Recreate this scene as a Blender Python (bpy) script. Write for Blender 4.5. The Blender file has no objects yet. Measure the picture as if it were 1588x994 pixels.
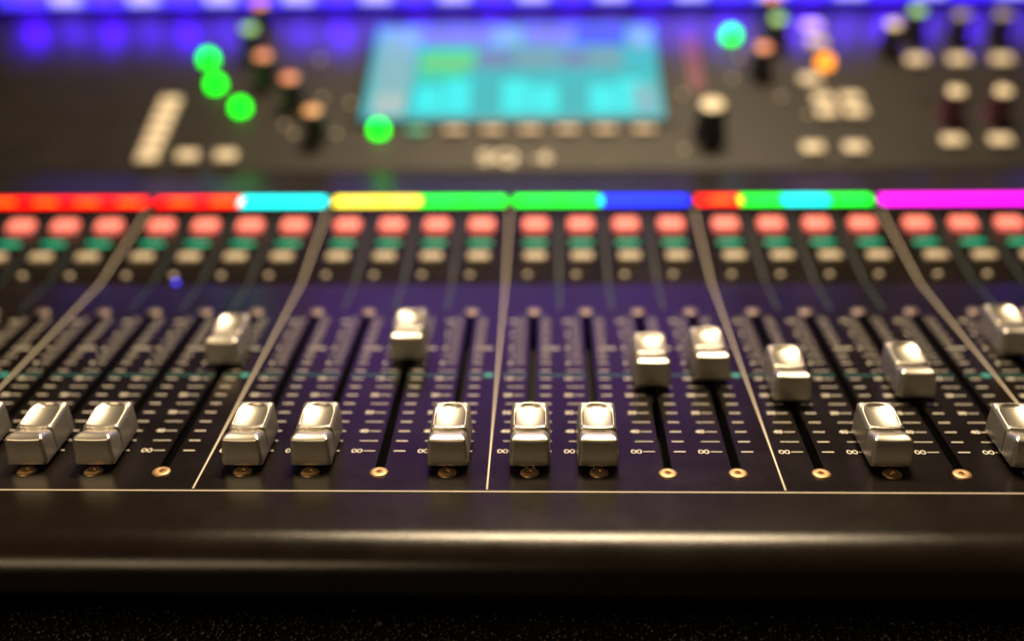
import bpy, bmesh, math, random
import numpy as np
from mathutils import Vector, Matrix, Euler

rnd = random.Random(7)
sc = bpy.context.scene
C = sc.collection
MM = 0.001
R = math.radians

# ------------------------------------------------------------------ camera
cam_d = bpy.data.cameras.new('camera')
cam = bpy.data.objects.new('camera', cam_d)
C.objects.link(cam)
sc.camera = cam
cam.location = (0.0015, -0.307168, 0.1884)
cam.rotation_euler = (Matrix.Rotation(math.atan(57.2 / 1778), 3, 'Z') @ Matrix.Rotation(R(90 - 17.4), 3, 'X') @ Matrix.Rotation(R(-0.6), 3, 'Z')).to_euler()
cam_d.sensor_width = 36
cam_d.lens = 36 * 1778 / 1588
cam_d.clip_start = 0.01
cam_d.clip_end = 50
cam_d.dof.use_dof = True
cam_d.dof.focus_distance = 0.338
cam_d.dof.aperture_fstop = cam_d.lens / 12.8
cam_d.dof.aperture_blades = 0

# ------------------------------------------------------------------ world, exposure
w = bpy.data.worlds.new('World')
sc.world = w
w.use_nodes = True
bg = w.node_tree.nodes['Background']
bg.inputs[0].default_value = (0.05, 0.042, 0.045, 1)
bg.inputs[1].default_value = 0.25
sc.view_settings.view_transform = 'Standard'
sc.view_settings.look = 'None'
sc.view_settings.exposure = 0
sc.view_settings.gamma = 1
sc.cycles.use_denoising = True
sc.cycles.use_adaptive_sampling = True
sc.cycles.adaptive_threshold = 0.01
sc.cycles.max_bounces = 6
sc.cycles.sample_clamp_indirect = 4
sc.cycles.caustics_reflective = False
sc.cycles.caustics_refractive = False


# ------------------------------------------------------------------ lamps of the room and an added blue fill
def area(name, loc, target, sx, sy, power, col, spread=180):
    l = bpy.data.lights.new(name, 'AREA')
    l.shape = 'RECTANGLE'
    l.size, l.size_y = sx, sy
    l.energy = power
    l.color = col
    l.spread = R(spread)
    o = bpy.data.objects.new(name, l)
    C.objects.link(o)
    o.location = loc
    o.rotation_euler = (Vector(target) - Vector(loc)).to_track_quat('-Z', 'Y').to_euler()
    return o


area('warm_ceiling_lamp', (0.05, 0.42, 1.05), (0.0, 0.1, 0.05), 0.44, 0.14, 24.0, (1.0, 0.76, 0.47))
area('warm_room_lamp', (-0.62, -0.72, 0.66), (-0.62, -0.03, 0.03), 0.78, 0.26, 4.2, (1.0, 0.72, 0.42))
area('blue_stage_lamp', (-0.05, 1.3, 0.60), (0.0, 0.1, 0.05), 0.66, 0.42, 1.35, (0.46, 0.12, 0.92))  # added behind the desk to lay a purple sheen on the fader deck

# ------------------------------------------------------------------ the three working planes of the console (mm)
Y0, Z0 = 307.168, 188.4


class Plane:
    def __init__(s, y, z, deg, k=1.0):
        s.y, s.z, s.a, s.k = y, z, R(deg), k

    def yz(s, t, h=0.0):
        t, h = t * s.k, h * s.k
        return (s.y + t * math.cos(s.a) - h * math.sin(s.a), s.z + t * math.sin(s.a) + h * math.cos(s.a))

    def at(s, x, t, h=0.0):
        y, z = s.yz(t, h)
        return Vector((x * s.k * MM, y * MM, z * MM))


FP = Plane(0, Z0 - 143.419, 6.0)                       # fader deck
ky, kz = FP.yz(151)
MP = Plane(ky, kz, 14.82)                              # key deck behind the kink
UP = Plane(270.6, 86.9, 26.9, 1.05)             # screen deck
MEND = 82.0
BANKS = [26.7 + 85.0 * k for k in range(-3, 3)]
OFF = (-30.4, -10.13, 10.13, 30.4)
XL, XR = -338.0, 338.0


# ------------------------------------------------------------------ materials
def mat(name, base=(0.5, 0.5, 0.5), rough=0.5, metal=0.0, emit=None, power=0.0, bump=None, spec=0.5, specks=False,
        vary=None, coat=0.0):
    m = bpy.data.materials.new(name)
    m.use_nodes = True
    nt = m.node_tree
    b = nt.nodes['Principled BSDF']
    b.inputs['Base Color'].default_value = (*base, 1)
    b.inputs['Roughness'].default_value = rough
    b.inputs['Metallic'].default_value = metal
    b.inputs['Specular IOR Level'].default_value = spec
    b.inputs['Coat Weight'].default_value = coat
    if emit:
        b.inputs['Emission Color'].default_value = (*emit, 1)
        b.inputs['Emission Strength'].default_value = power
    tc = nt.nodes.new('ShaderNodeTexCoord')
    if bump:
        scale, strength = bump
        n = nt.nodes.new('ShaderNodeTexNoise')
        n.inputs['Scale'].default_value = scale
        n.inputs['Detail'].default_value = 4
        nt.links.new(tc.outputs['Object'], n.inputs['Vector'])
        bp = nt.nodes.new('ShaderNodeBump')
        bp.inputs['Strength'].default_value = strength
        bp.inputs['Distance'].default_value = 0.0003
        nt.links.new(n.outputs['Fac'], bp.inputs['Height'])
        nt.links.new(bp.outputs['Normal'], b.inputs['Normal'])
    col = None
    if vary:
        scale, amt = vary[:2]
        ca = vary[2] if len(vary) > 2 else 0.2
        n = nt.nodes.new('ShaderNodeTexNoise')
        n.inputs['Scale'].default_value = scale
        n.inputs['Detail'].default_value = 6
        n.inputs['Roughness'].default_value = 0.65
        nt.links.new(tc.outputs['Object'], n.inputs['Vector'])
        mr = nt.nodes.new('ShaderNodeMapRange')
        mr.inputs['From Min'].default_value = 0.3
        mr.inputs['From Max'].default_value = 0.7
        mr.inputs['To Min'].default_value = max(0.02, rough - amt)
        mr.inputs['To Max'].default_value = rough + amt
        nt.links.new(n.outputs['Fac'], mr.inputs['Value'])
        nt.links.new(mr.outputs['Result'], b.inputs['Roughness'])
        mx = nt.nodes.new('ShaderNodeMix')
        mx.data_type = 'RGBA'
        mx.inputs[6].default_value = (*[c * (1 - ca) for c in base], 1)
        mx.inputs[7].default_value = (*[min(1, c * (1 + ca)) for c in base], 1)
        nt.links.new(n.outputs['Fac'], mx.inputs[0])
        col = mx.outputs[2]
        nt.links.new(col, b.inputs['Base Color'])
    if specks:                                                     # tiny grains of dust lying on the paint
        v = nt.nodes.new('ShaderNodeTexVoronoi')
        v.inputs['Scale'].default_value = 230
        nt.links.new(tc.outputs['Object'], v.inputs['Vector'])
        lt = nt.nodes.new('ShaderNodeMath')
        lt.operation = 'LESS_THAN'
        lt.inputs[1].default_value = 0.042
        nt.links.new(v.outputs['Distance'], lt.inputs[0])
        sx = nt.nodes.new('ShaderNodeSeparateColor')
        nt.links.new(v.outputs['Color'], sx.inputs[0])
        gt = nt.nodes.new('ShaderNodeMath')
        gt.operation = 'GREATER_THAN'
        gt.inputs[1].default_value = 0.95
        nt.links.new(sx.outputs[0], gt.inputs[0])
        mu = nt.nodes.new('ShaderNodeMath')
        mu.operation = 'MULTIPLY'
        nt.links.new(lt.outputs[0], mu.inputs[0])
        nt.links.new(gt.outputs[0], mu.inputs[1])
        m2 = nt.nodes.new('ShaderNodeMix')
        m2.data_type = 'RGBA'
        if col:
            nt.links.new(col, m2.inputs[6])
        else:
            m2.inputs[6].default_value = (*base, 1)
        m2.inputs[7].default_value = (0.42, 0.38, 0.3, 1)
        nt.links.new(mu.outputs[0], m2.inputs[0])
        nt.links.new(m2.outputs[2], b.inputs['Base Color'])
    return m


M = {
    'panel': mat('black_panel_paint', (0.008, 0.006, 0.005), 0.20, bump=(2600, 0.2), specks=True, vary=(60, 0.04), spec=0.35),
    'ledge': mat('black_ledge_paint', (0.008, 0.006, 0.005), 0.36, bump=(2600, 0.2), spec=0.4),
    'upper': mat('black_upper_paint', (0.0075, 0.0055, 0.0042), 0.48, bump=(2600, 0.2), vary=(40, 0.05), spec=0.21),
    'rest': mat('black_rest_paint', (0.008, 0.005, 0.0026), 0.235, bump=(1900, 0.22), vary=(50, 0.03), spec=0.36),
    'body': mat('black_body', (0.012, 0.012, 0.012), 0.55),
    'slot': mat('slot_black', (0.004, 0.004, 0.004), 0.6, spec=0.25),
    'cap': mat('satin_champagne_metal', (0.60, 0.57, 0.50), 0.35, metal=0.9),
    'groove': mat('groove_dark', (0.05, 0.045, 0.04), 0.5),
    'brass': mat('brass', (0.46, 0.30, 0.15), 0.46, metal=0.9, vary=(900, 0.08)),
    'steel': mat('dark_steel', (0.26, 0.21, 0.20), 0.45, metal=0.9, vary=(900, 0.08)),  # darker, pinkish metal for the screws at the rear slot ends
    'recess': mat('recess_metal', (0.80, 0.62, 0.34), 0.2, metal=1.0),  # brighter than the screw head: the glint is put into the colour
    'print': mat('cream_print', (0.80, 0.76, 0.66), 0.45),
    'line': mat('cream_line', (0.68, 0.62, 0.50), 0.4),
    'tealprint': mat('teal_print', (0.02, 0.26, 0.25), 0.5),
    'dimteal': mat('dim_teal_print', (0.007, 0.024, 0.028), 0.5),
    'faint': mat('faint_print', (0.10, 0.10, 0.12), 0.5),
    'key': mat('cream_key', (0.48, 0.42, 0.32), 0.42),
    'panelkey': mat('pale_panel_key', (0.62, 0.56, 0.45), 0.42),
    'greykey': mat('grey_key', (0.45, 0.37, 0.29), 0.42),
    'mute': mat('lit_salmon_key', (0.65, 0.2, 0.15), 0.4, emit=(1.0, 0.18, 0.14), power=1.1),
    'teal': mat('teal_led_bar', (0.0, 0.06, 0.04), 0.4, emit=(0.0, 0.42, 0.19), power=1.3),
    'tealkey': mat('dim_teal_key', (0.03, 0.22, 0.13), 0.4, emit=(0.0, 0.5, 0.25), power=0.25),
    'green': mat('lit_green', (0.0, 0.05, 0.005), 0.5, emit=(0.0, 1.0, 0.008), power=5.0, spec=0.02),
    'orange': mat('lit_orange', (0.05, 0.015, 0.0), 0.5, emit=(1.0, 0.30, 0.02), power=3.2, spec=0.02),
    'bluedot': mat('lit_blue', (0.05, 0.05, 0.5), 0.4, emit=(0.05, 0.04, 1.0), power=4.0),
    'dome': mat('unlit_led', (0.72, 0.64, 0.52), 0.2),  # pale base puts the glint of the domes into the colour
    'knob': mat('black_rubber', (0.022, 0.020, 0.019), 0.5),
    'cap_salmon': mat('salmon_cap', (0.85, 0.34, 0.24), 0.28),
    'cap_green': mat('green_cap', (0.30, 0.78, 0.36), 0.28),
    'cap_peach': mat('peach_cap', (0.78, 0.45, 0.22), 0.28),
    'cap_cream': mat('cream_cap', (0.75, 0.68, 0.52), 0.28),
    'cap_grey': mat('grey_cap', (0.26, 0.24, 0.22), 0.28),
    'magenta': mat('magenta_skirt', (0.085, 0.025, 0.05), 0.4),
    'logo': mat('silver_logo', (0.74, 0.68, 0.55), 0.35),
    'bezel': mat('screen_bezel', (0.006, 0.006, 0.007), 0.5, spec=0.25),
    'meter': mat('dim_red_segment', (0.20, 0.02, 0.05), 0.35, emit=(0.5, 0.03, 0.12), power=0.12),
    'strip': mat('strip_housing', (0.02, 0.02, 0.02), 0.5),
    'diffuser': mat('strip_diffuser', (0.5, 0.5, 0.6), 0.5, emit=(0.03, 0.012, 1.0), power=1.7),
    'led': mat('led_chip', (0.5, 0.5, 0.6), 0.4, emit=(0.42, 0.38, 1.0), power=2.0),  # glowing colour stands in for lavender reflections
    'table': mat('black_table', (0.006, 0.0055, 0.005), 0.85, spec=0.15),
    'grit': mat('black_grit', (0.045, 0.036, 0.027), 0.3, spec=0.8),
    'rubber': mat('rubber_foot', (0.01, 0.01, 0.01), 0.8),
}


def lit(name, col, power):
    return mat(name, tuple(c * 0.05 for c in col), 0.55, spec=0.15, emit=col, power=power)


# ------------------------------------------------------------------ mesh helpers (all in mm, scaled when linked)
def finish(bm, name, smooth=False, angle=None):
    bmesh.ops.scale(bm, vec=(MM, MM, MM), verts=bm.verts)
    bmesh.ops.recalc_face_normals(bm, faces=bm.faces)
    me = bpy.data.meshes.new(name)
    bm.to_mesh(me)
    bm.free()
    if smooth:
        me.polygons.foreach_set('use_smooth', [True] * len(me.polygons))
        if angle:
            me.set_sharp_from_angle(angle=R(angle))
    return me


def box(bm, x0, x1, y0, y1, z0, z1):
    v = [bm.verts.new(p) for p in ((x0, y0, z0), (x1, y0, z0), (x1, y1, z0), (x0, y1, z0),
                                   (x0, y0, z1), (x1, y0, z1), (x1, y1, z1), (x0, y1, z1))]
    for f in ((0, 3, 2, 1), (4, 5, 6, 7), (0, 1, 5, 4), (1, 2, 6, 5), (2, 3, 7, 6), (3, 0, 4, 7)):
        bm.faces.new([v[i] for i in f])


def box_mesh(name, sx, sy, sz, bevel=0.0, seg=3, taper=0.0, dome=0.0):
    bm = bmesh.new()
    box(bm, -sx / 2, sx / 2, -sy / 2, sy / 2, 0, sz)
    if taper:
        for v in bm.verts:
            if v.co.z > sz / 2:
                v.co.x -= math.copysign(taper, v.co.x)
                v.co.y -= math.copysign(taper, v.co.y)
    if bevel:
        bmesh.ops.bevel(bm, geom=[e for e in bm.edges], offset=bevel, segments=seg, profile=0.5, affect='EDGES')
    return finish(bm, name, smooth=bool(bevel), angle=50)


def lathe_mesh(name, prof, n=32, angle=40):
    bm = bmesh.new()
    rings = []
    for r, z in prof:
        if r < 1e-6:
            rings.append([bm.verts.new((0, 0, z))])
        else:
            rings.append([bm.verts.new((r * math.cos(2 * math.pi * i / n), r * math.sin(2 * math.pi * i / n), z)) for i in range(n)])
    for a, b in zip(rings, rings[1:]):
        for i in range(n):
            j = (i + 1) % n
            if len(a) == 1 and len(b) == 1:
                continue
            if len(a) == 1:
                bm.faces.new((a[0], b[i], b[j]))
            elif len(b) == 1:
                bm.faces.new((a[i], a[j], b[0]))
            else:
                bm.faces.new((a[i], a[j], b[j], b[i]))
    return finish(bm, name, smooth=True, angle=angle)


def extrude_profile(name, pts, x0, x1, closed=True, smooth=False, nx=1):
    bm = bmesh.new()
    cols = []
    for k in range(nx + 1):
        x = x0 + (x1 - x0) * k / nx
        cols.append([bm.verts.new((x, y, z)) for y, z in pts])
    n = len(pts)
    for a, b in zip(cols, cols[1:]):
        for i in range(n if closed else n - 1):
            j = (i + 1) % n
            bm.faces.new((a[i], a[j], b[j], b[i]))
    if closed:
        bm.faces.new(cols[0][::-1])
        bm.faces.new(cols[-1])
    return finish(bm, name, smooth=smooth, angle=35)


def text_bm(bm, s, x, y, size, sx=1.0, z=0.0, bold=0.0, thick=0.06):
    cu = bpy.data.curves.new('lettering', 'FONT')
    cu.body = s
    cu.size = size
    cu.align_x, cu.align_y = 'CENTER', 'CENTER'
    cu.offset = bold
    cu.extrude = thick / 2
    cu.resolution_u = 3
    o = bpy.data.objects.new('lettering', cu)
    C.objects.link(o)
    dg = bpy.context.evaluated_depsgraph_get()
    me = bpy.data.meshes.new_from_object(o.evaluated_get(dg))
    me.transform(Matrix.Translation((x, y, z + thick / 2)) @ Matrix.Diagonal((sx, 1, 1, 1)))
    bm.from_mesh(me)
    bpy.data.meshes.remove(me)
    bpy.data.objects.remove(o)
    bpy.data.curves.remove(cu)


def part(name, me, m, parent, loc=None, ang=0.0, label=None, rotz=0.0):
    o = bpy.data.objects.new(name, me)
    if me.materials:
        if me.materials[0] != m:
            o.material_slots[0].link = 'OBJECT'
            o.material_slots[0].material = m
    else:
        me.materials.append(m)
    C.objects.link(o)
    o.parent = parent
    if loc is not None:
        o.location = loc
    o.rotation_euler = Euler((ang, 0, rotz), 'XYZ') if not rotz else (Matrix.Rotation(ang, 3, 'X') @ Matrix.Rotation(rotz, 3, 'Z')).to_euler()
    if label:
        o['label'] = label
    return o


def on(P, name, me, m, x, s, h=0.0, label=None, rotz=0.0):
    o = part(name, me, m, console, P.at(x, s, h), P.a, label, rotz)
    o.scale = (P.k, P.k, P.k)
    return o


def sub(name, me, m, parent, loc=(0, 0, 0), label=None):
    return part(name, me, m, parent, Vector(loc) * MM, 0.0, label)


# ------------------------------------------------------------------ the surface under the console
bm = bmesh.new()
box(bm, -620, 620, -260, 560, -30, 0)
table = bpy.data.objects.new('table_top', finish(bm, 'table_top'))
table.data.materials.append(M['table'])
C.objects.link(table)
table['kind'] = 'structure'
table['label'] = 'black grainy surface the mixing desk stands on'

rs = np.random.RandomState(3)
n = 110000
px = rs.uniform(-420, 420, n)
py = rs.uniform(-255, 45, n)
size = rs.gamma(4.0, 0.10, n).clip(0.15, 1.4)
octv = np.array([(1, 0, 0), (-1, 0, 0), (0, 1, 0), (0, -1, 0), (0, 0, 1), (0, 0, -1)], float)
octf = np.array([(0, 2, 4), (2, 1, 4), (1, 3, 4), (3, 0, 4), (2, 0, 5), (1, 2, 5), (3, 1, 5), (0, 3, 5)])
q = rs.normal(size=(n, 4))
q /= np.linalg.norm(q, axis=1)[:, None]
a, b, c, d = q.T
rot = np.stack([1 - 2 * (c * c + d * d), 2 * (b * c - a * d), 2 * (b * d + a * c),
                2 * (b * c + a * d), 1 - 2 * (b * b + d * d), 2 * (c * d - a * b),
                2 * (b * d - a * c), 2 * (c * d + a * b), 1 - 2 * (b * b + c * c)], 1).reshape(n, 3, 3)
jit = rs.uniform(0.6, 1.3, (n, 6, 1))
vv = np.einsum('nij,kj->nki', rot, octv) * jit * size[:, None, None]
vv[:, :, 2] *= 0.8
vv += np.stack([px, py, size * 0.45 + rs.uniform(0, 0.7, n)], 1)[:, None, :]
vv = vv.reshape(-1, 3) * MM
ff = (octf[None] + (np.arange(n) * 6)[:, None, None]).reshape(-1, 3)
gm = bpy.data.meshes.new('grit')
gm.vertices.add(len(vv))
gm.vertices.foreach_set('co', vv.ravel())
gm.loops.add(ff.size)
gm.loops.foreach_set('vertex_index', ff.ravel().astype(np.int32))
gm.polygons.add(len(ff))
gm.polygons.foreach_set('loop_start', np.arange(0, ff.size, 3, dtype=np.int32))
gm.update(calc_edges=True)
gm.materials.append(M['grit'])
grit = bpy.data.objects.new('grit', gm)
C.objects.link(grit)
grit['kind'] = 'stuff'
grit['category'] = 'grit'
grit['label'] = 'fine black grit glinting on the surface below the front of the desk'

# ------------------------------------------------------------------ the console
console = bpy.data.objects.new('mixing_console', None)
C.objects.link(console)
console.empty_display_size = 0.05
console['label'] = 'black digital mixing desk with silver fader caps, coloured channel displays and a cyan touchscreen'
console['category'] = 'mixing desk'

# body below the decks
prof = [(-24, 30), FP.yz(-8, -14), FP.yz(150, -14), MP.yz(MEND, -9), UP.yz(0, -6), UP.yz(170, -6), UP.yz(176, -6)]
yb = UP.yz(176, -6)[0]
prof += [(yb, 12), (-12, 12)]
part('chassis', extrude_profile('chassis', prof, XL, XR), M['body'], console)
for x in (-300, 300):
    for y in (20, 330):
        part('rubber_foot', lathe_mesh('rubber_foot', [(0, 0), (9, 0), (10, 1), (10, 12), (0, 12)], 24), M['rubber'], console, Vector((x, y, 0)) * MM)

# arm rest along the front edge: flat lip, two soft bends, front face
pts = [FP.yz(-10.1, -8), FP.yz(-10.1, 0), FP.yz(-14), FP.yz(-22)]
y, z = FP.yz(-28.0)
pts.append((y, z))
hd = R(6)


def arc(y, z, hd, turn, rad, n):
    out = []
    st = R(turn) / n
    for _ in range(n):
        y -= rad * st * math.cos(hd + st / 2)
        z -= rad * st * math.sin(hd + st / 2)
        hd += st
        out.append((y, z))
    return out, y, z, hd


o_, y, z, hd = arc(y, z, hd, 36, 16.0, 16)
pts += o_
o_, y, z, hd = arc(y, z, hd, 46, 10.0, 16)
pts += o_
z -= 1.0
pts.append((y, z))
o_, y, z, hd = arc(y, z, hd, 92, 3.0, 8)
pts += o_
pts += [(y + 12, z), (y + 12, z + 8)]
part('arm_rest', extrude_profile('arm_rest', pts, XL, XR, smooth=True, nx=4), M['rest'], console)

# fader deck with real slots
SLOT0, SLOT1, SW = 2.2, 119.5, 2.9
chx = [b + o for b in BANKS for o in OFF]
xs = [XL]
for c in chx:
    xs += [c - SW / 2, c + SW / 2]
xs.append(XR)
ss = [-9.5, SLOT0, SLOT1, 151]
bm = bmesh.new()
gv = {}


def gvert(i, j):
    if (i, j) not in gv:
        y, z = FP.yz(ss[j])
        gv[(i, j)] = bm.verts.new((xs[i], y, z))
    return gv[(i, j)]


for i in range(len(xs) - 1):
    for j in range(3):
        if j == 1 and i % 2 == 1:
            continue
        bm.faces.new((gvert(i, j), gvert(i + 1, j), gvert(i + 1, j + 1), gvert(i, j + 1)))
top = list(bm.faces)
ex = bmesh.ops.extrude_face_region(bm, geom=top)
dn = Vector((0, math.sin(FP.a) * 1.6, -math.cos(FP.a) * 1.6))
bmesh.ops.translate(bm, vec=dn, verts=[v for v in ex['geom'] if isinstance(v, bmesh.types.BMVert)])
part('fader_deck', finish(bm, 'fader_deck'), M['panel'], console)

# key deck and the little riser behind it
m1 = MP.yz(MEND, 0)
u0 = UP.yz(0, 0)
part('key_deck', extrude_profile('key_deck', [MP.yz(0.05), m1, MP.yz(MEND, -7), MP.yz(0.05, -1.6)], XL, XR), M['panel'], console)
part('ledge', extrude_profile('ledge', [(m1[0] + 0.15, m1[1] - 0.05), (u0[0] - 1.2, u0[1] - 0.55), (u0[0] - 0.6, u0[1] - 6), (m1[0] + 0.15, m1[1] - 6)], XL, XR), M['ledge'], console)
part('screen_deck', extrude_profile('screen_deck', [UP.yz(-0.5, -1.0), UP.yz(0.3, 0), UP.yz(157, 0), UP.yz(158, -0.4), UP.yz(175, -0.4), UP.yz(175, -5.5), UP.yz(-0.5, -5.5)], XL, XR), M['upper'], console)

# end cheeks
cheek = [(-41, 29), (-38, 36), FP.yz(-30, 0.6), FP.yz(-22, 1.2), FP.yz(150, 1.2), MP.yz(MEND, 1.2), UP.yz(0, 1.2), UP.yz(176, 1.2), (yb, 10), (-20, 10)]
for x0, x1 in ((XL - 9, XL - 0.1), (XR + 0.1, XR + 9)):
    part('side_cheek', extrude_profile('side_cheek', cheek, x0, x1), M['rest'], console)

# bright front edge line and the bank dividers
part('edge_line', box_mesh('edge_line', XR - XL - 0.4, 0.5, 0.35, 0.1, 2), M['line'], console, FP.at(0, -9.82, -0.15), FP.a)
dl = box_mesh('bank_divider', 0.58, 159.4, 0.3, 0.08, 1)
dm = box_mesh('bank_divider', 0.58, 68.0, 0.35, 0.1, 1)
for k in range(7):
    x = BANKS[0] - 42.5 + 85 * k
    o = on(FP, 'bank_divider', dl, M['line'], x, 151 - 79.7 - 0.3, -0.1)
    sub('divider_line', dm, M['line'], o, (0, 79.9 + 34 * math.cos(MP.a - FP.a), 34 * math.sin(MP.a - FP.a) + 0.0)).rotation_euler[0] = MP.a - FP.a

# fader scale print: ticks, numbers, zero line
bm = bmesh.new()
rows = [('∞', 1), (None, 0), ('40', 1), (None, 0), ('30', 1), (None, 0), ('20', 1), (None, 0), ('10', 1), (None, 0), ('5', 1),
        (None, 0), ('0', 1), (None, 0), ('5', 1), (None, 0), ('10', 1)]
TH = 0.05


def inf_sign(bm, x, y, hw, hh, t):
    n = 40
    pts = []
    for i in range(n):
        a = 2 * math.pi * i / n
        d = 1 + math.sin(a) ** 2
        pts.append(Vector((x + hw * math.cos(a) / d, y + hh * 2.83 * math.sin(a) * math.cos(a) / d, TH + 0.012 * math.sin(a))))
    o1, o2 = [], []
    for i in range(n):
        tn = (pts[(i + 1) % n] - pts[i - 1]).normalized()
        nn = Vector((-tn.y, tn.x, 0)) * (t / 2)
        o1.append(bm.verts.new(pts[i] + nn))
        o2.append(bm.verts.new(pts[i] - nn))
    for i in range(n):
        j = (i + 1) % n
        bm.faces.new((o1[i], o1[j], o2[j], o2[i]))


for i, (txt, _) in enumerate(rows):
    s = 13.2 + 6.2 * i
    if txt:
        box(bm, -6.3, -2.75, s - 0.165, s + 0.165, 0, TH)
        if txt == '∞':
            inf_sign(bm, -8.35, s, 1.5, 0.98, 0.36)
        else:
            text_bm(bm, txt, -8.0 if len(txt) > 1 else -7.7, s, 2.6, 1.08, 0, 0.07, TH)
    else:
        box(bm, -8.4, -2.75, s - 0.165, s + 0.165, 0, TH)
    box(bm, 2.9, 9.6 if txt == '0' else 6.5, s - (0.4 if txt == '0' else 0.24), s + (0.4 if txt == '0' else 0.24), 0, TH)
    if i >= 10:                                                    # finer divisions above -5
        for k in (1,):
            box(bm, -6.3, -2.75, s + 3.1 - 0.09, s + 3.1 + 0.09, 0, TH)
            box(bm, 2.9, 6.0, s + 3.1 - 0.09, s + 3.1 + 0.09, 0, TH)
scale_me = finish(bm, 'fader_scale')

# slots, screws
bm = bmesh.new()
h0, h1 = -13.0, -0.4
w2 = SW / 2 + 0.02
for f in (((-w2, 0, h1), (-w2, SLOT1 - SLOT0, h1), (-w2, SLOT1 - SLOT0, h0), (-w2, 0, h0)),
          ((w2, 0, h1), (w2, SLOT1 - SLOT0, h1), (w2, SLOT1 - SLOT0, h0), (w2, 0, h0)),
          ((-w2, 0, h0), (w2, 0, h0), (w2, SLOT1 - SLOT0, h0), (-w2, SLOT1 - SLOT0, h0)),
          ((-w2, 0, h1), (w2, 0, h1), (w2, 0, h0), (-w2, 0, h0)),
          ((-w2, SLOT1 - SLOT0, h1), (w2, SLOT1 - SLOT0, h1), (w2, SLOT1 - SLOT0, h0), (-w2, SLOT1 - SLOT0, h0))):
    bm.faces.new([bm.verts.new(p) for p in f])
slot_me = finish(bm, 'fader_slot')
screw_me = lathe_mesh('screw', [(0, 0.12), (0.5, 0.14), (0.8, 0.2), (0.88, 0.46), (1.0, 0.5), (1.9, 0.45), (2.5, 0.34), (2.74, 0.15), (2.8, 0.0)], 36, 60)
bm = bmesh.new()
for k in range(3):                                                 # cross recess left standing proud of the socket floor
    a = k * math.pi / 3
    c_, s_ = math.cos(a), math.sin(a)
    pts6 = [(-0.74, -0.14), (0.74, -0.14), (0.74, 0.14), (-0.74, 0.14)]
    lo = [bm.verts.new((x * c_ - y * s_, x * s_ + y * c_, 0.18)) for x, y in pts6]
    hi = [bm.verts.new((x * 0.8 * c_ - y * 0.5 * s_, x * 0.8 * s_ + y * 0.5 * c_, 0.44 + 0.01 * k)) for x, y in pts6]
    bm.faces.new(hi)
    for i in range(4):
        j = (i + 1) % 4
        bm.faces.new((lo[i], lo[j], hi[j], hi[i]))
recess_me = finish(bm, 'drive_recess')


# fader cap: symmetric saddle with a scooped, rimmed thumb dish on either side of the pointer bar
def smooth01(t):
    t = np.clip(t, 0, 1)
    return t * t * (3 - 2 * t)


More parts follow.
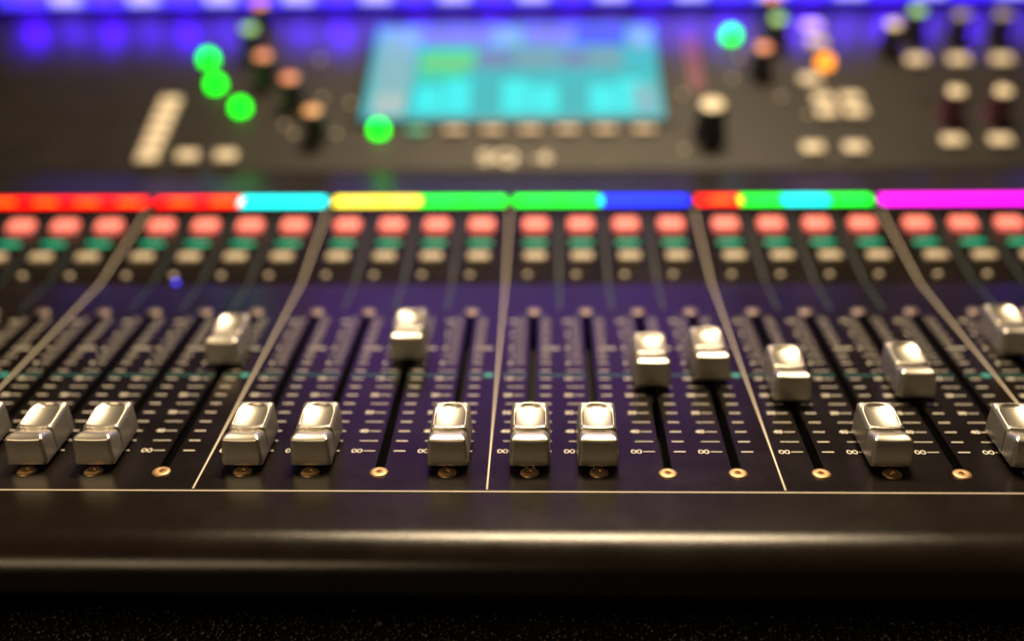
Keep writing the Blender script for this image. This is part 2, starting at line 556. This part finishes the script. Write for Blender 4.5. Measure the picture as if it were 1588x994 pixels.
def cap_mesh():
    HW, HL, RC = 5.6, 11.1, 1.2
    GV = -2.9                                                      # where the front block ends and the rear block begins
    us = np.linspace(-1, 1, 49)
    us = np.sign(us) * np.abs(us) ** 0.8
    vs = np.concatenate([np.linspace(-HL, -9.6, 10), np.linspace(-9.3, -4.0, 16), np.linspace(-3.8, -1.8, 15), np.linspace(-1.6, 6.6, 24), np.linspace(6.8, HL, 26)])
    U, V = np.meshgrid(us * HW, vs, indexing='ij')
    un = np.clip(np.abs(U) / HW, 0, 1)
    # front block: rises from the front edge to a crest, then falls into a shallow scoop
    crest = 10.75 - 0.25 * (1 - un ** 2)
    cv = -8.2
    front = np.where(V < cv, crest - 0.105 * (V - cv) ** 2, crest - (1.05 + 0.35 * (1 - un ** 2)) * smooth01((V - cv) / 4.6) - 0.02 * (V - cv))
    # rear block: inclined, with a bowl for the finger, arched at the far end and framed by a fine rim
    rear = 9.95 + 1.55 * (V - GV) / (HL - GV)
    gl = GV + 0.15 - 0.55 * (1 - un ** 2)                          # front edge of the rear block bows towards the user
    y0, y1 = GV + 0.85, HL - 1.0
    mid, hv, hu = (y0 + y1) / 2, (y1 - y0) / 2, 4.75
    rad = np.where(V > mid, 4.2, 0.5)
    bowed = V + 0.5 * (1 - (U / hu) ** 2).clip(0, 1) * smooth01((mid - V) / hv)
    qx = np.abs(U) - (hu - rad)
    qy = np.abs(bowed - mid) - (hv - rad)
    sd = np.hypot(np.maximum(qx, 0), np.maximum(qy, 0)) + np.minimum(np.maximum(qx, qy), 0) - rad
    inside = smooth01(-sd / 0.55)
    r2 = (U / hu) ** 2 + ((bowed - mid + 2.0) / (hv + 1.6)) ** 2
    bowl = np.clip(1 - r2, -0.3, 1)
    back = smooth01((V - (y1 - 2.6)) / 1.7) * smooth01(1.35 - np.abs(U) / 3.4)
    rear = rear - inside * (0.16 + 0.95 * bowl + 0.55 * back * np.clip(-sd / 1.2, 0, 1)) + 0.13 * np.exp(-((sd - 0.05) / 0.25) ** 2)
    rear = rear - 0.16 * np.exp(-((bowed - y0 + 0.28) / 0.13) ** 2)
    is_rear = smooth01((V - gl) / 0.22 + 0.5)
    H = front * (1 - is_rear) + rear * is_rear
    H = H - 0.45 * np.exp(-((V - gl + 0.22) / 0.2) ** 2)            # the dark joint
    dx, dy = np.abs(U) - (HW - RC), np.abs(V) - (HL - RC)
    # rounded edges: broad along the sides of the front block, tight elsewhere
    def rnd_drop(d, re):
        t = np.clip(d, 0, re)
        return re - np.sqrt(np.maximum(re * re - (re - t) ** 2, 0))
    ru = np.where(is_rear > 0.5, 1.5, 0.9 + 1.5 * smooth01((V + HL) / 4.0))
    H -= rnd_drop(HW - np.abs(U), ru) * 0.75 + rnd_drop(HL - np.abs(V), np.where(V > 0, 1.3, 0.5)) * np.where(V > 0, 0.7, 1.0)
    k = np.hypot(np.maximum(dx, 0), np.maximum(dy, 0))
    f = np.where((dx > 0) & (dy > 0) & (k > RC), RC / np.maximum(k, 1e-6), 1)
    U2 = np.where(f < 1, np.sign(U) * (HW - RC + np.maximum(dx, 0) * f), U)
    V2 = np.where(f < 1, np.sign(V) * (HL - RC + np.maximum(dy, 0) * f), V)
    bm = bmesh.new()
    nu, nv = U.shape
    g = [[bm.verts.new((U2[i, j], V2[i, j], H[i, j])) for j in range(nv)] for i in range(nu)]
    for i in range(nu - 1):
        for j in range(nv - 1):
            bm.faces.new((g[i][j], g[i + 1][j], g[i + 1][j + 1], g[i][j + 1]))
    loop = [g[i][0] for i in range(nu)] + [g[nu - 1][j] for j in range(1, nv)] + [g[i][nv - 1] for i in range(nu - 2, -1, -1)] + [g[0][j] for j in range(nv - 2, 0, -1)]
    prev = loop
    ZB = 1.7
    for z, fl in ((0.94, 0.05), (0.75, 0.16), (0.5, 0.3), (0.22, 0.45), (0.06, 0.52), (0.015, 0.47), (0.0, 0.36), (0.0, 0.0)):
        ring = []
        for v in loop:
            zt = v.co.z
            nx = v.co.x / HW
            ny = v.co.y / HL
            notch = 0.28 * math.exp(-((v.co.y - GV + 0.1) / 0.2) ** 2) if abs(v.co.x) > HW - 0.3 else 0
            ring.append(bm.verts.new((v.co.x + fl * nx - math.copysign(notch, v.co.x), v.co.y + fl * ny, ZB + (zt - ZB) * z)))
        for i in range(len(loop)):
            j = (i + 1) % len(loop)
            bm.faces.new((prev[i], prev[j], ring[j], ring[i]))
        prev = ring
    bm.faces.new(prev)
    return finish(bm, 'fader_cap', smooth=True, angle=75)


cap_me = cap_mesh()
stem_me = box_mesh('stem', 1.6, 6.5, 9.0, 0.2, 1)

RAISED = {(1, 3): 82.0, (2, 2): 85.8, (3, 2): 65.0, (3, 3): 69.5, (4, 0): 54.3, (4, 2): 57.0, (5, 0): 89.5, (5, 2): 71.0, (0, 1): 64.0}
scr = []
for b_i, bx in enumerate(BANKS):
    for c_i, o in enumerate(OFF):
        x = bx + o
        on(FP, 'fader_slot', slot_me, M['slot'], x, SLOT0)
        on(FP, 'fader_scale', scale_me, M['print'], x, 0, 0.03)
        for s in (0.6, 121.6):
            q_ = on(FP, 'screw', screw_me, M['brass'] if s < 50 else M['steel'], x + rnd.uniform(-.12, .12), s + rnd.uniform(-.15, .15), 0.02, rotz=rnd.uniform(0, 6.28))
            sub('drive_recess', recess_me, M['recess'], q_)
        s = RAISED.get((b_i, c_i), 13.1 - 0.53) + 0.53
        cp = on(FP, 'fader_cap', cap_me, M['cap'], x, s + rnd.uniform(-.12, .12), rnd.uniform(0, 0.1))
        cp.rotation_euler = (Matrix.Rotation(FP.a, 3, 'X') @ Matrix.Rotation(R(rnd.uniform(-.5, .5)), 3, 'Z')).to_euler()
        sub('stem', stem_me, M['slot'], cp, (0, 0, -6.8))

# teal reference line across every bank, with a little marker beside each divider
bm = bmesh.new()
for c in OFF:
    pass
edges = [-41.2] + sum([[c - 1.7, c + 1.7] for c in OFF], []) + [41.2]
for x0, x1 in zip(edges[::2], edges[1::2]):
    box(bm, x0, x1, -0.2, 0.2, 0, 0.03)
box(bm, 38.2, 41.0, -1.5, 1.5, 0, 0.03)
ref_me = finish(bm, 'reference_line')
for bx in BANKS:
    on(FP, 'reference_line', ref_me, M['tealprint'], bx, 65.6, 0.02)
# teal strip lines between the channels
la = box_mesh('strip_line', 1.1, 26, 0.04)
lb = box_mesh('strip_line', 1.1, 60, 0.04)
for bx in BANKS:
    for c in (-20.27, 0, 20.27):
        on(FP, 'strip_line', la, M['dimteal'], bx + c, 137, 0.01)
        on(MP, 'strip_line', lb, M['dimteal'], bx + c, 31, 0.01)

# ------------------------------------------------------------------ key deck: displays, keys and lamps of every channel
RED, CYAN, YEL, GRN, BLU, MAG = (1, 0.0, 0.0), (0, 0.9, 0.85), (1, 0.78, 0.04), (0, 0.95, 0.02), (0.0, 0.02, 1.0), (1, 0.0, 0.78)
L = {n_: lit('display_' + n_, c, 4.5) for n_, c in (('red', RED), ('cyan', CYAN), ('yellow', YEL), ('green', GRN), ('blue', BLU), ('magenta', MAG))}
TXT = {'red': lit('text_red', (1, 0.22, 0.0), 6), 'yellow': lit('text_yellow', (1, 0.85, 0.3), 2.4), 'green': lit('text_green', (0.0, 1, 0.25), 2.0)}
COL = [['red'] * 4, ['red', 'red', 'cyan', 'cyan'], ['yellow', 'yellow', 'green', 'green'], ['green', 'green', 'blue', 'blue'],
       ['red', 'green', 'cyan', 'green'], ['magenta'] * 4]
disp_me = box_mesh('channel_display', 20.1, 7.6, 0.8)
dbez_me = box_mesh('display_window', 83.6, 9.0, 0.9, 0.3, 2)
bar_me = box_mesh('display_text', 11, 0.9, 0.06)
mute_me = box_mesh('mute_key', 11.0, 8.4, 3.0, 0.7, 3, 0.25)
teal_me = box_mesh('led_bar', 9.8, 2.6, 0.8, 0.2, 2)
sel_me = box_mesh('select_key', 9.6, 6.4, 2.6, 0.7, 3, 0.25)
dome_me = lathe_mesh('led_dome', [(1.5, 0), (1.5, 0.3), (1.25, 0.95), (0.75, 1.3), (0, 1.45)], 20, 60)
for b_i, bx in enumerate(BANKS):
    on(MP, 'display_window', dbez_me, M['bezel'], bx, 75.5, 0.0)
    for c_i, o in enumerate(OFF):
        x = bx + o
        cn = COL[b_i][c_i]
        d_ = on(MP, 'channel_display', disp_me, L[cn], bx + (c_i - 1.5) * 20.15, 75.5, 0.25, label='%s lit channel display' % cn)
        if cn in TXT:
            sub('display_text', bar_me, TXT[cn], d_, (1.5, 0.2, 0.82))
        on(MP, 'mute_key', mute_me, M['mute'], x, 50.0, 0.05)
        on(MP, 'led_bar', teal_me, M['teal'], x, 35.3, 0.02)
        on(MP, 'select_key', sel_me, M['key'], x, 20.5, 0.05)
        on(MP, 'led_dome', dome_me, M['dome'], x - 3.0, 6.6, 0.0)
on(MP, 'led_dome', lathe_mesh('blue_dome', [(0.9, 0), (0.9, 0.3), (0.7, 0.7), (0, 0.95)], 16, 60), M['bluedot'], BANKS[1] + OFF[1] - 0.6, 1.9, 0.0, label='blue lit indicator lamp')

# ------------------------------------------------------------------ screen deck
# touchscreen
SX, SS = -16.4, 86.6
bez = on(UP, 'touchscreen', box_mesh('touchscreen', 164, 99, 1.6, 0.5, 3), M['bezel'], SX, SS, 0.0)
ui = {
    'ui_cyan': lit('ui_cyan', (0.0, 0.50, 0.58), 0.85), 'ui_pale': lit('ui_pale', (0.22, 0.52, 0.62), 0.8), 'ui_lav': lit('ui_lavender', (0.22, 0.24, 0.75), 0.7),
    'ui_lime': lit('ui_lime', (0.16, 0.66, 0.16), 0.85), 'ui_grey': lit('ui_grey', (0.13, 0.34, 0.42), 0.9), 'ui_green': lit('ui_green', (0.0, 0.75, 0.35), 0.9),
    'ui_bright': lit('ui_bright', (0.0, 0.78, 0.82), 1.0), 'ui_teal': lit('ui_teal', (0.0, 0.45, 0.52), 0.9), 'ui_mauve': lit('ui_mauve', (0.13, 0.24, 0.42), 0.85),
    'ui_blue': lit('ui_blue', (0.03, 0.08, 0.8), 0.7), 'ui_white': lit('ui_white', (0.42, 0.60, 0.62), 0.8),
}
sub('screen_image', box_mesh('screen_image', 155, 91, 0.06), ui['ui_cyan'], bez, (0, 0, 1.6))


def tile(m, x0, x1, y0, y1, lift=1.68):                              # fractions of the picture, y from the bottom
    sub('screen_tile', box_mesh('screen_tile', (x1 - x0) * 155, (y1 - y0) * 91, 0.05), ui[m], bez,
        (((x0 + x1) / 2 - 0.5) * 155, ((y0 + y1) / 2 - 0.5) * 91, lift))


tile('ui_pale', 0.02, 0.15, 0.30, 0.98)
tile('ui_white', 0.03, 0.14, 0.05, 0.28)
tile('ui_lav', 0.16, 0.42, 0.78, 0.98)
tile('ui_pale', 0.43, 0.52, 0.78, 0.98)
tile('ui_lav', 0.53, 0.70, 0.78, 0.98)
tile('ui_blue', 0.71, 0.90, 0.78, 0.98)
tile('ui_pale', 0.91, 0.985, 0.74, 0.97)
tile('ui_lime', 0.17, 0.36, 0.52, 0.64)
tile('ui_green', 0.17, 0.36, 0.645, 0.74)
tile('ui_mauve', 0.37, 0.50, 0.52, 0.74)
tile('ui_grey', 0.505, 0.66, 0.52, 0.74)
tile('ui_mauve', 0.665, 0.76, 0.52, 0.74)
tile('ui_grey', 0.765, 0.875, 0.52, 0.74)
tile('ui_green', 0.17, 0.33, 0.42, 0.49)
for k in range(8):
    x0 = 0.17 + 0.098 * k
    tile('ui_teal' if k % 3 == 2 else 'ui_bright', x0, x0 + 0.09, 0.06, 0.34 + 0.06 * (k % 2))
tile('ui_teal', 0.40, 0.60, 0.40, 0.49)
tile('ui_pale', 0.90, 0.98, 0.05, 0.34)

soft_me = box_mesh('soft_key', 11.5, 5.2, 2.6, 0.7, 3, 0.25)
rkey_me = lathe_mesh('lit_button', [(4.2, 0), (4.2, 2.2), (3.8, 3.8), (2.9, 5.0), (1.5, 5.6), (0, 5.8)], 28, 50)
for k in range(8):
    x = -83.4 + 19.05 * k
    if k == 0:
        on(UP, 'lit_button', rkey_me, M['green'], x, 32.5, 0.02, label='green lit round button')
    else:
        on(UP, 'soft_key', soft_me, M['tealkey'] if k == 1 else M['greykey'], x, 31.2, 0.02)
for x, s in ((-184.5, 100.5), (-175.2, 75.0), (-157.7, 53.0), (103.5, 120.5)):
    on(UP, 'lit_button', rkey_me, M['green'], x, s, 0.02, label='green lit round button')
on(UP, 'lit_button', rkey_me, M['orange'], 150.2, 92.0, 0.02, label='orange lit round button')

bm = bmesh.new()
text_bm(bm, 'SQ', -22.5, 0, 13.5, 1.15, 0, 0.12, 0.4)
text_bm(bm, '-6', -1.0, 0.3, 11.0, 1.1, 0, 0.10, 0.4)
on(UP, 'model_lettering', finish(bm, 'model_lettering'), M['logo'], 0, 9.6, 0.02)
bm = bmesh.new()
text_bm(bm, 'ALLEN&HEATH', 0, 0, 6.4, 1.15, 0, 0.02, 0.2)
on(UP, 'maker_lettering', finish(bm, 'maker_lettering'), M['faint'], -16.5, 148.5, 0.02)

# plain keys
key_me = box_mesh('panel_key', 11.0, 8.4, 3.0, 0.8, 3, 0.25)
for x, s in [(-195.8, 9.5 + 9.7 * k) for k in range(6)] + [(-176.1, 10.3), (-156.9, 10.3), (131.0, 14.4), (151.4, 14.4), (200.0, 20.0), (223.0, 20.0),
             (199.0, 93.2), (221.4, 93.2), (244.2, 93.2), (143.2, 57.2), (157.4, 57.2), (143.4, 45.0), (157.6, 45.0), (139.7, 75.0), (149.2, 112.0), (149.6, 129.0)]:
    on(UP, 'panel_key', key_me, M['panelkey'], x, s, 0.02)


# knobs
def knob_meshes(tag, r, h):
    body = lathe_mesh('knob_' + tag, [(r + 1.6, 0), (r + 1.6, 1.2), (r + 0.5, 2.2), (r + 0.1, 3.0), (r - 0.3, h - 1.2), (r - 0.8, h - 0.2), (r - 1.4, h)], 36, 35)
    disc = lathe_mesh('knob_cap_' + tag, [(r - 1.4, h - 0.4), (r - 1.4, h + 0.15), (r - 1.9, h + 0.5), (r - 3.2, h + 0.6), (0, h + 0.45)], 36, 60)
    bm = bmesh.new()
    box(bm, -0.35, 0.35, r - 3.0, r - 0.35, h - 0.2, h + 0.72)
    return body, disc, finish(bm, 'pointer_' + tag)


KS = knob_meshes('small', 5.6, 15.5)
KB = knob_meshes('large', 7.2, 18.0)


def knob(x, s, capm, big=False, skirt=None, label=None):
    K = KB if big else KS
    k = on(UP, 'knob', K[0], skirt or M['knob'], x, s, 0.02, rotz=rnd.uniform(-2, 2), label=label)
    sub('knob_cap', K[1], capm, k)
    sub('pointer', K[2], M['print'], k)


for x, s, m in ((-114.9, 29.0, 'cap_peach'), (-131.0, 58.5, 'cap_salmon'), (-148.5, 80.0, 'cap_salmon'), (-161.0, 108.0, 'cap_green'), (-160.0, 134.5, 'cap_salmon'),
                (115.0, 84.5, 'cap_salmon'), (126.8, 113.5, 'cap_green'), (126.6, 137.0, 'cap_salmon'),
                (187.0, 106.5, 'cap_cream'), (203.0, 120.5, 'cap_green'), (225.5, 116.0, 'cap_grey'), (247.5, 116.0, 'cap_grey')):
    knob(x, s, M[m], label='black rotary knob with %s top' % m[4:])
knob(82.2, 28.5, M['cap_cream'], True, label='large black rotary knob with cream top')
for x, s in ((204.0, 42.0), (227.0, 42.0)):
    knob(x, s, M['cap_cream'], False, M['magenta'], 'dark plum rotary knob with cream top')

# small unlit lamps and dimples
for x, s in ((-122.9, 100.5), (-105.2, 30.5), (-132.8, 38.8), (-116.4, 62.5), (-126.5, 30.4), (-101.0, 58.0), (122.5, 61.0), (99.6, 79.0), (68.8, 15.3), (134.0, 45.0), (72.0, 64.0), (106.0, 100.0)):
    on(UP, 'led_dome', dome_me, M['dome'], x, s, 0.02)

# level meter
mp = on(UP, 'level_meter', box_mesh('level_meter', 9, 56, 0.6, 0.2, 2), M['bezel'], 80.6, 95.0, 0.0)
seg = box_mesh('meter_segment', 2.6, 2.6, 0.5, 0.1, 1)
for k in range(14):
    for x in (-2.0, 2.0):
        sub('meter_segment', seg, M['meter'], mp, (x, -25.5 + 3.9 * k, 0.55))

# ------------------------------------------------------------------ blue light strip along the back edge
ls = bpy.data.objects.new('led_strip', None)
C.objects.link(ls)
ls.location = UP.at(0, 158.5, -0.35)
ls.rotation_euler = (UP.a, 0, 0)
ls.scale = (1.05, 1.05, 1.05)
ls['label'] = 'blue and lavender glowing light strip along the back edge of the mixing desk'
ls['category'] = 'light strip'
bm = bmesh.new()
box(bm, XL / 1.05, XR / 1.05, 1.2, 10, 0, 34)
sub('housing', finish(bm, 'housing'), M['strip'], ls)
bm = bmesh.new()
box(bm, XL / 1.05, XR / 1.05, 0.3, 1.15, 2.2, 13)
sub('diffuser', finish(bm, 'diffuser'), M['diffuser'], ls)
glow_patch_me = box_mesh('led', 17, 0.6, 7.0, 0.1, 1)  # painted reflections on the strip, set between the main lamps
for k in range(14):
    x = -303 + 45.6 * k
    sub('led', glow_patch_me, M['led'], ls, (x + 22.8, 0.1, 4.0))
    for dx, power in ((0.0, 0.31), (22.8, 0.15)):  # the weaker in-between lamp is added to merge the blue pools
        l = bpy.data.lights.new('strip_led_lamp', 'SPOT')
        l.energy = power
        l.color = (0.06, 0.0, 1.0)
        l.spot_size = R(102)
        l.spot_blend = 0.5
        l.shadow_soft_size = 0.004
        o = bpy.data.objects.new('strip_led_lamp', l)
        C.objects.link(o)
        o.location = UP.at(x + dx, 157.2, 18.5)
        dirv = UP.at(x + dx, 148.0, 0.0) - UP.at(x + dx, 157.2, 18.5)
        o.rotation_euler = dirv.to_track_quat('-Z', 'Y').to_euler()
